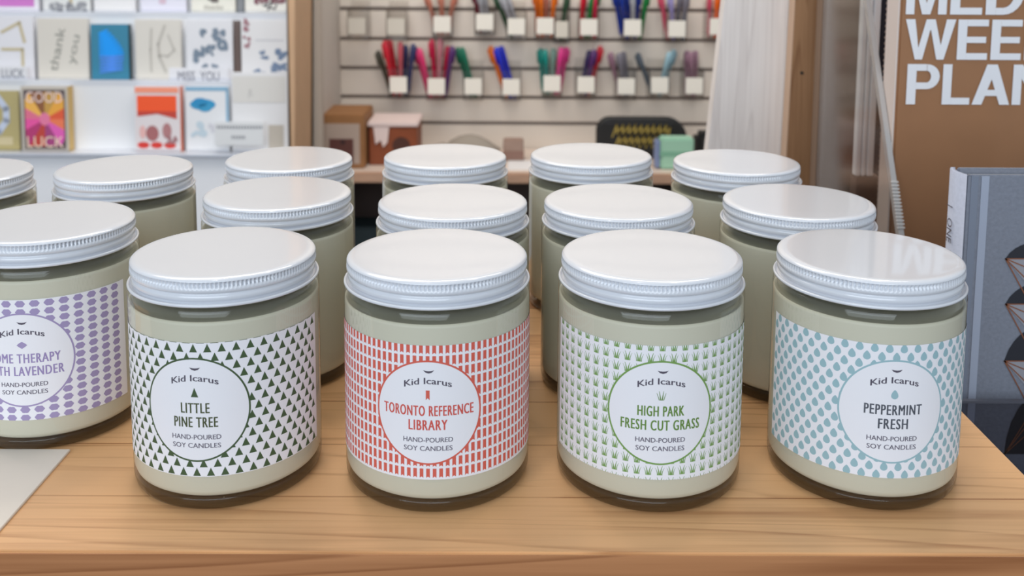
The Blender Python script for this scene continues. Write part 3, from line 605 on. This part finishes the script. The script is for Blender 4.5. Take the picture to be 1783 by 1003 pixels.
# cover pattern: dark half-moons with copper lines
mdk = mat('dark_foil', (44, 46, 54), .35); mcu = mat('copper_line', (170, 112, 84), .35, metal=.6); mlt = mat('pale_facet', (150, 150, 158), .6)
mb = MB()
def cp(px, py): p = at(px, py, YB); return (p.x-b0.x, p.z-BB)
for (tx, ty, hgt) in ((1750, 450, 34), (1750, 529, 42), (1748, 628, 66)):
    poly = [(tx, ty)]+[(tx+8+k*9, ty-hgt*(1-math.exp(-(k+1)*.36))) for k in range(8)]+[(tx+200, ty-hgt), (tx+200, ty)]
    mb.poly([cp(*q) for q in poly][::-1], -.0004, mdk)
    mb.poly([cp(tx, ty), cp(tx+100, ty), cp(tx+60, ty+70)][::-1], -.00035, mlt)
    for dx, dy in ((42, 78), (80, 78), (150, 62)): mb.stroke([cp(tx, ty), cp(tx+dx, ty+dy)], .0006, -.0006, mcu)
    mb.stroke([cp(tx, ty), cp(tx+120, ty)], .0006, -.0006, mcu)
poly = [(1748, 790), (1752, 762), (1760, 735), (1772, 712), (1790, 690), (1830, 670), (1900, 665), (1900, 790)]
mb.poly([cp(*q) for q in poly][::-1], -.0004, mdk)
for dx, dy in ((38, -60), (45, -40), (60, -78)): mb.stroke([cp(1748, 790), cp(1748+dx, 790+dy)], .0006, -.0006, mcu)
mb.obj('cover_pattern', bo)
# clear low fence in front of the book
zl = at(1720, 702, YB-.012).z
fo = empty('clear_fence', (b0.x, YB-.012, LED), 'low clear acrylic lip holding the grey book upright', 'display lip')
mb = MB(); mb.box((-.012, 0, 0), (.18, .0022, zl-LED), clear('smoky_acrylic', (.72, .72, .74), 1.45, .05)); mb.obj('sheet', fo)
mb = MB(); mb.box((-.012, -.0003, zl-LED), (.18, .0025, zl-LED+.0012), mat('fence_edge', (84, 86, 96), .3)); mb.obj('top_edge', fo)

# ------------------------------------------------------------------ lower ledge and the wooden riser
mb = MB(); mb.box((-.75, .30, LED-.04), (.95, 1.0, LED), mat('dark_ledge', (58, 48, 44), .5, noise=.2, nscale=10), .002)
for x in (-.72, .88):
    for y in (.33, .93): mb.box((x, y, 0), (x+.04, y+.04, LED-.04), m_cab)
tag(mb.obj('display_table'), 'dark display table under the pine riser', 'table')
FY, RX, BY = .3237, .2102, .645
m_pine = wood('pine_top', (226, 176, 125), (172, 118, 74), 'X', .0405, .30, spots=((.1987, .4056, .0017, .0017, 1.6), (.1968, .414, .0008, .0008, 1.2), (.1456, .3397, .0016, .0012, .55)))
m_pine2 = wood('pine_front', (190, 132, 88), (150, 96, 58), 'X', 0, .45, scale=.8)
ri = empty('pine_riser', (0, .48, LED), 'pale pine riser board with a knotty front edge carrying the candle jars', 'riser')
def rr(x, y, z): return (x, y-.48, z-LED)
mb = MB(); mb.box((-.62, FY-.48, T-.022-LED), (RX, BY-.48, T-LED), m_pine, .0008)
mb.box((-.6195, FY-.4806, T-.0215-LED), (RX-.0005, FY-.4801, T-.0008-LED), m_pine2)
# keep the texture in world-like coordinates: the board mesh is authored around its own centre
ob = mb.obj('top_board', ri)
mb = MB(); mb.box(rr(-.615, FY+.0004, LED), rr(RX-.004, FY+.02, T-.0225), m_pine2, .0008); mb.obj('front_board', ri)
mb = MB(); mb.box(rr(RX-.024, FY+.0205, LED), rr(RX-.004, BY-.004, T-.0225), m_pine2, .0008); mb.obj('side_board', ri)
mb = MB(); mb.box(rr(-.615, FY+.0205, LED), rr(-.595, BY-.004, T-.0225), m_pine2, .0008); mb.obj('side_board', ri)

# paper card lying at the left front
mb = MB(); mb.box((-.16, -.032, 0), (0, .0325, .0011), mat('cream_cardstock', (224, 214, 202), .7, noise=.02, nscale=30), .0002)
tag(mb.obj('paper_card', loc=(-.1825, .360, T), rot=(0, 0, 0)), 'blank cream card lying flat on the pine board at the left', 'card')

# ------------------------------------------------------------------ candle jars
m_lid = mat('white_enamel', (216, 219, 226), .22, coat=.8); m_wax = mat('soy_wax', (208, 204, 187), .55, coat=.0, sss=.0)
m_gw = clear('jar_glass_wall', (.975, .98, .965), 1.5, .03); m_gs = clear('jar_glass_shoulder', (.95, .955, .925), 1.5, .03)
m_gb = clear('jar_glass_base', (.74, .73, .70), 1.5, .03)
def U(p): return [(r*S, z*S) for r, z in p]
# lid
lp = [(.02, 2.424), (.5, 2.424), (.86, 2.424), (.905, 2.423), (.935, 2.418), (.955, 2.408), (.965, 2.397), (.968, 2.390), (.969, 2.384), (.969, 2.334), (.971, 2.328), (.972, 2.296), (.968, 2.284), (.956, 2.274), (.944, 2.268), (.941, 2.260), (.944, 2.252),
      (.953, 2.246), (.960, 2.236), (.960, 2.208), (.953, 2.194), (.944, 2.184), (.938, 2.172), (.938, 2.156), (.948, 2.146), (.960, 2.148), (.970, 2.160), (.978, 2.170), (.988, 2.173), (.998, 2.167), (1.002, 2.155), (.998, 2.142), (.985, 2.135), (.955, 2.134), (.93, 2.134)]
kn = {8, 9}
def km(j, i): return (  .034*S if (i % 4) in (1, 2) else 0) if j in kn else 0
lp = U(lp); lp2 = lp[:8]+[(lp[7][0], lp[7][1]-.0001)]+lp[8:]
kn = {9, 10}
vs, fs = lathe(lp2, 576, True, False, km); fs = [f[::-1] for f in fs]
lid_me = mesh_from('lid', vs, fs, [m_lid], None, True)
for p in lid_me.polygons:
    p.use_smooth = True
# glass wall, shoulder and neck
vs, fs = lathe(U([(.985, .08), (.997, .12), (1.0, .18), (1.0, .5), (1.0, 1.2), (1.0, 1.98)]), 160, False, False)
j = MB(); j.add(vs, fs, m_gw)
vs, fs = lathe(U([(1.0, 1.98), (1.0, 2.05), (.998, 2.075), (.99, 2.10), (.97, 2.118), (.945, 2.127), (.93, 2.14), (.925, 2.16), (.925, 2.3), (.90, 2.33)]), 160, False, False); j.add(vs, fs, m_gs)
vs, fs = lathe(U([(.90, 2.33), (.875, 2.3), (.875, 2.15), (.90, 2.11), (.94, 2.07), (.955, 2.03), (.957, 2.0)]), 160, False, False); j.add(vs, fs, m_gs)
glass_me = j.mesh('glass_jar', True)
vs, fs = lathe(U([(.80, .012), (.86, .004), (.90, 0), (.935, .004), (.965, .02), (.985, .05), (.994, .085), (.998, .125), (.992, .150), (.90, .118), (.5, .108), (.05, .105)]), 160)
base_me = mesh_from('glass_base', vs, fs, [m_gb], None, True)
vs, fs = lathe(U([(.05, .108), (.70, .110), (.86, .122), (.935, .145), (.975, .175), (.990, .22), (.994, .5), (.994, 1.2), (.994, 1.95), (.990, 1.988), (.975, 1.992), (.955, 1.975), (.92, 1.968), (.5, 1.966), (.05, 1.966)]), 160)
wax_me = mesh_from('wax', vs, fs, [m_wax], None, True)

# ---- paper labels
m_pap = mat('label_paper', (236, 235, 240), .55)
def clip(poly, v0, v1):
    def cut(P, f):
        out = []
        for i in range(len(P)):
            a, b = P[i-1], P[i]; fa, fb = f(a), f(b)
            if fa >= 0 and fb >= 0: out.append(b)
            elif fa >= 0 > fb or fa < 0 <= fb:
                t = fa/(fa-fb); c = (a[0]+(b[0]-a[0])*t, a[1]+(b[1]-a[1])*t); out.append(c)
                if fb >= 0: out.append(b)
        return out
    P = cut(poly, lambda q: q[1]-v0)
    return cut(P, lambda q: v1-q[1]) if len(P) > 2 else []
V0, V1, VC, RC = .385, 1.785, 1.088, .545
def label_mesh(phi0, ua, ub, kind, col, tcol, l1, w1, l2, w2, kern=0):
    """u runs around the jar from the medallion's centre at phi0 (in jar radii), v is height in jar radii"""
    mb = MB(); mc = mat('label_ink_'+kind, col, .55); mt_ = mat('label_title_'+kind, tcol, .55); mg = mat('label_grey_ink', (104, 98, 112), .55); mgd = mat('label_dark_ink', (84, 78, 92), .55)
    def P(u, v, k): a = phi0+u; r = (1.0022+k*.0009)*S; return (r*math.sin(a), -r*math.cos(a), v*S)
    def poly(pts, k, m):
        pts = clip(pts, V0, V1)
        if len(pts) > 2: mb.add([P(u, v, k) for u, v in pts], [tuple(range(len(pts)))], m)
    n = 200; vs = []
    for i in range(n+1):
        u = ua+(ub-ua)*i/n; vs += [P(u, V0, 0), P(u, V1, 0)]
    mb.add(vs, [(2*i, 2*i+2, 2*i+3, 2*i+1) for i in range(n)], m_pap)
    def cells(du, dv, stagger, f, voff):
        r = -1
        while voff+r*dv < V1+dv:
            v = voff+r*dv; k0 = int(ua/du)-1; k1 = int(ub/du)+1
            for k in range(k0, k1+1):
                u = (k+(.5 if (stagger and r % 2) else 0))*du
                if u-.03 < ua or u+.03 > ub: continue
                if u*u+(v-VC)**2 < (RC-.09)**2: continue
                f(u, v)
            r += 1
    if kind == 'pine': cells(.139, .0925, True, lambda u, v: poly([(u-.040, v), (u+.040, v), (u, v+.088)], 1, mc), V0+.008)
    elif kind == 'library':
        def f(u, v):
            w_ = .0188; poly([(u-w_, v+.014), (u+w_, v+.014), (u+w_, v+.098), (u-w_, v+.098)], 1, mc); poly([(u-w_, v), (u, v+.014), (u-w_, v+.0142)], 1, mc); poly([(u+w_, v), (u+w_, v+.0142), (u, v+.014)], 1, mc)
        cells(.0655, .1175, False, f, V0+.020)
    elif kind == 'grass':
        def blade(u, v, x0, x1, h, wd):
            pts = []
            for k in range(5):
                t = k/4; pts.append((u+x0+(x1-x0)*t*t, v+h*t, wd*1.35*(1-t*.8)))
            for a, b in zip(pts[:-1], pts[1:]): poly([(a[0]-a[2]/2, a[1]), (a[0]+a[2]/2, a[1]), (b[0]+b[2]/2, b[1]), (b[0]-b[2]/2, b[1])], 1, mc)
        def f(u, v):
            blade(u, v, -.007, -.026, .095, .013); blade(u, v, .007, .026, .095, .013); blade(u, v, -.022, -.046, .078, .008); blade(u, v, .022, .046, .078, .008)
        cells(.115, .118, False, f, V0+.05)
    elif kind == 'drop':
        def f(u, v):
            pts = []
            for k in range(16):
                t = k/16*2*math.pi; x = math.sin(t); y = -math.cos(t); x *= .037*(1-.62*max(0, y)**1.2*.0) ; pts.append((u+x*(1 if y < 0 else (1-y*y*.55)), v+.035+(y*.035 if y < 0 else y*.060)))
            poly(pts, 1, mc)
        cells(.142, .0885, True, f, V0-.01)
    elif kind == 'lavender':
        def f(u, v):
            o = [((.052+.004*math.cos(6*t))*math.cos(t), (.038+.003*math.cos(6*t))*math.sin(t)) for t in [2*math.pi*k/20 for k in range(20)]]
            poly([(u+a, v+b) for a, b in o], 1, mc)
        cells(.150, .0945, False, f, V0+.03)
    # medallion: coloured ring, white disc
    m_ = 96
    for i in range(m_):
        a0, a1 = 2*math.pi*i/m_, 2*math.pi*(i+1)/m_; r0, r1 = RC-.018, RC
        mb.add([P(r*math.cos(a), VC+r*math.sin(a), 2) for r, a in ((r0, a0), (r1, a0), (r1, a1), (r0, a1))], [(0, 1, 2, 3)], mc)
    n = 60; rd = RC-.014; vs = []
    for i in range(n+1):
        a = math.pi*i/n; u = -rd*math.cos(a); hgt = rd*math.sin(a); vs += [P(u, VC-hgt, 1.5), P(u, VC+hgt, 1.5)]
    mb.add(vs, [(2*i, 2*i+2, 2*i+3, 2*i+1) for i in range(n)], m_pap)
    def tx(s, dv, h, wdt, m, bold=0, arch=0, gap=1.0):
        v_, f_ = text2d(s, h, wdt, 0, arch, gap)
        for q_ in (range(-1, 2) if bold else (0,)): mb.add([P(a+q_*bold, VC+dv+b, 3+q_*.25) for a, b in v_], f_, m)
    tx('Kid Icarus', .335, .066, .475, mgd, .0022, .75)
    mb.add([P(a, VC+b, 3) for a, b in ((-.045, .444), (-.022, .420), (0.01, .411), (.042, .420), (.065, .444), (.035, .437), (.01, .435), (-.015, .437))], [(0, 1, 2, 7), (7, 2, 6), (6, 2, 5), (5, 2, 3, 4)], mgd)
    tx(l1, .022, .108, w1, mt_, .0034, 0, 1.16); tx(l2, -.126, .108, w2, mt_, .0034, 0, 1.16)
    tx('HAND-POURED', -.283, .050, .50, mg, .0012); tx('SOY CANDLES', -.372, .050, .49, mg, .0012)
    # small emblem in the medallion
    e = VC+.135
    if kind == 'pine': mb.add([P(-.037, e, 3), P(.037, e, 3), P(0, e+.098, 3)], [(0, 1, 2)], mc)
    elif kind == 'library': mb.add([P(-.019, e, 3), P(0, e+.02, 3), P(.019, e, 3), P(.019, e+.1, 3), P(-.019, e+.1, 3)], [(0, 1, 4), (1, 3, 4), (1, 2, 3)], mc)
    elif kind == 'grass':
        for x0, x1, h, wd in ((-.006, -.022, .095, .013), (.006, .022, .095, .013), (-.02, -.046, .075, .009), (.02, .046, .075, .009)):
            mb.add([P(x0-wd/2, e, 3), P(x0+wd/2, e, 3), P(x1+.001, e+h, 3), P(x1-.003, e+h, 3)], [(0, 1, 2, 3)], mt_)
    elif kind == 'drop':
        pts = [(math.sin(t)*.036*(1 if math.cos(t) > 0 else (1-math.cos(t)**2*.55)), .035+(-math.cos(t)*.035 if math.cos(t) > 0 else -math.cos(t)*.062)) for t in [k/16*2*math.pi for k in range(16)]]
        mb.add([P(a, e+b, 3) for a, b in pts], [tuple(range(16))], mc)
    else:
        mb.add([P(a, e+.04+b, 3) for a, b in ((-.056, 0), (-.036, -.016), (-.02, -.028), (0, -.04), (.02, -.028), (.036, -.016), (.056, 0), (.036, .02), (.014, .034), (0, .04), (-.014, .034), (-.036, .02))], [tuple(range(12))], mc)
    return mb.mesh('paper_label')
JARS = {'A': (-3.064, 10.397), 'B': (-.757, 10.357), 'C': (1.557, 10.371), 'D': (3.933, 10.419), 'E': (-5.502, 11.57),
        'F': (-3.09, 13.001), 'G': (-.716, 12.615), 'H': (1.45, 12.651), 'I': (3.823, 12.69), 'K': (-5.703, 14.428), 'L': (-3.419, 15.185),
        'M': (-.998, 15.469), 'N': (1.336, 15.611), 'O': (3.567, 15.135), 'J': (-7.99, 14.135)}
R_ = math.radians
LB = {'A': (R_(-2.6), -1.95, R_(84.5), 'pine', (66, 88, 56), (74, 82, 52), 'LITTLE', .285, 'PINE TREE', .44),
      'B': (R_(-1.5), -1.8, 1.8, 'library', (212, 96, 80), (208, 86, 76), 'TORONTO REFERENCE', .92, 'LIBRARY', .385),
      'C': (R_(-.9), R_(-77.5), 1.95, 'grass', (118, 156, 82), (100, 136, 58), 'HIGH PARK', .465, 'FRESH CUT GRASS', .80),
      'D': (R_(-2.8), R_(-84), 1.9, 'drop', (152, 186, 194), (78, 82, 92), 'PEPPERMINT', .57, 'FRESH', .29),
      'E': (R_(5.8), -1.9, R_(68.5), 'lavender', (160, 146, 186), (152, 136, 182), 'HOME THERAPY', .78, 'WITH LAVENDER', .84)}
NAMES = {'A': 'candle jar labelled LITTLE PINE TREE with dark green triangles on white', 'B': 'candle jar labelled TORONTO REFERENCE LIBRARY with red bars on white',
         'C': 'candle jar labelled HIGH PARK FRESH CUT GRASS with green grass tufts', 'D': 'candle jar labelled PEPPERMINT FRESH with pale blue drops',
         'E': 'candle jar labelled HOME THERAPY WITH LAVENDER with purple pattern, cut by the left edge',
         'F': 'plain candle jar in the middle row, right behind the dark green triangle jar', 'G': 'plain candle jar in the middle row, right behind the red-barred jar',
         'H': 'plain candle jar in the middle row, right behind the green grass jar', 'I': 'plain candle jar in the middle row, behind the pale blue drop jar',
         'K': 'plain candle jar in the back row, behind the lavender jar', 'L': 'plain candle jar in the back row, second from the left of the whole lids',
         'M': 'plain candle jar in the back row, in line with the red-barred jar', 'N': 'plain candle jar in the back row, in line with the green grass jar',
         'O': 'plain candle jar in the back row, rightmost, before the white plywood panel', 'J': 'plain candle jar in the back row, cut off by the left edge'}
rj = random.Random(3)
for k, (x, y) in JARS.items():
    o = empty('candle_jar', (x*S, y*S, T), NAMES[k], 'candle', 'soy candles in glass jars on the pine riser')
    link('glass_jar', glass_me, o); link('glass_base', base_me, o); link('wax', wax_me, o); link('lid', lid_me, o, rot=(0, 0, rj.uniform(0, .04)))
    if k in LB: link('paper_label', label_mesh(*LB[k]), o)
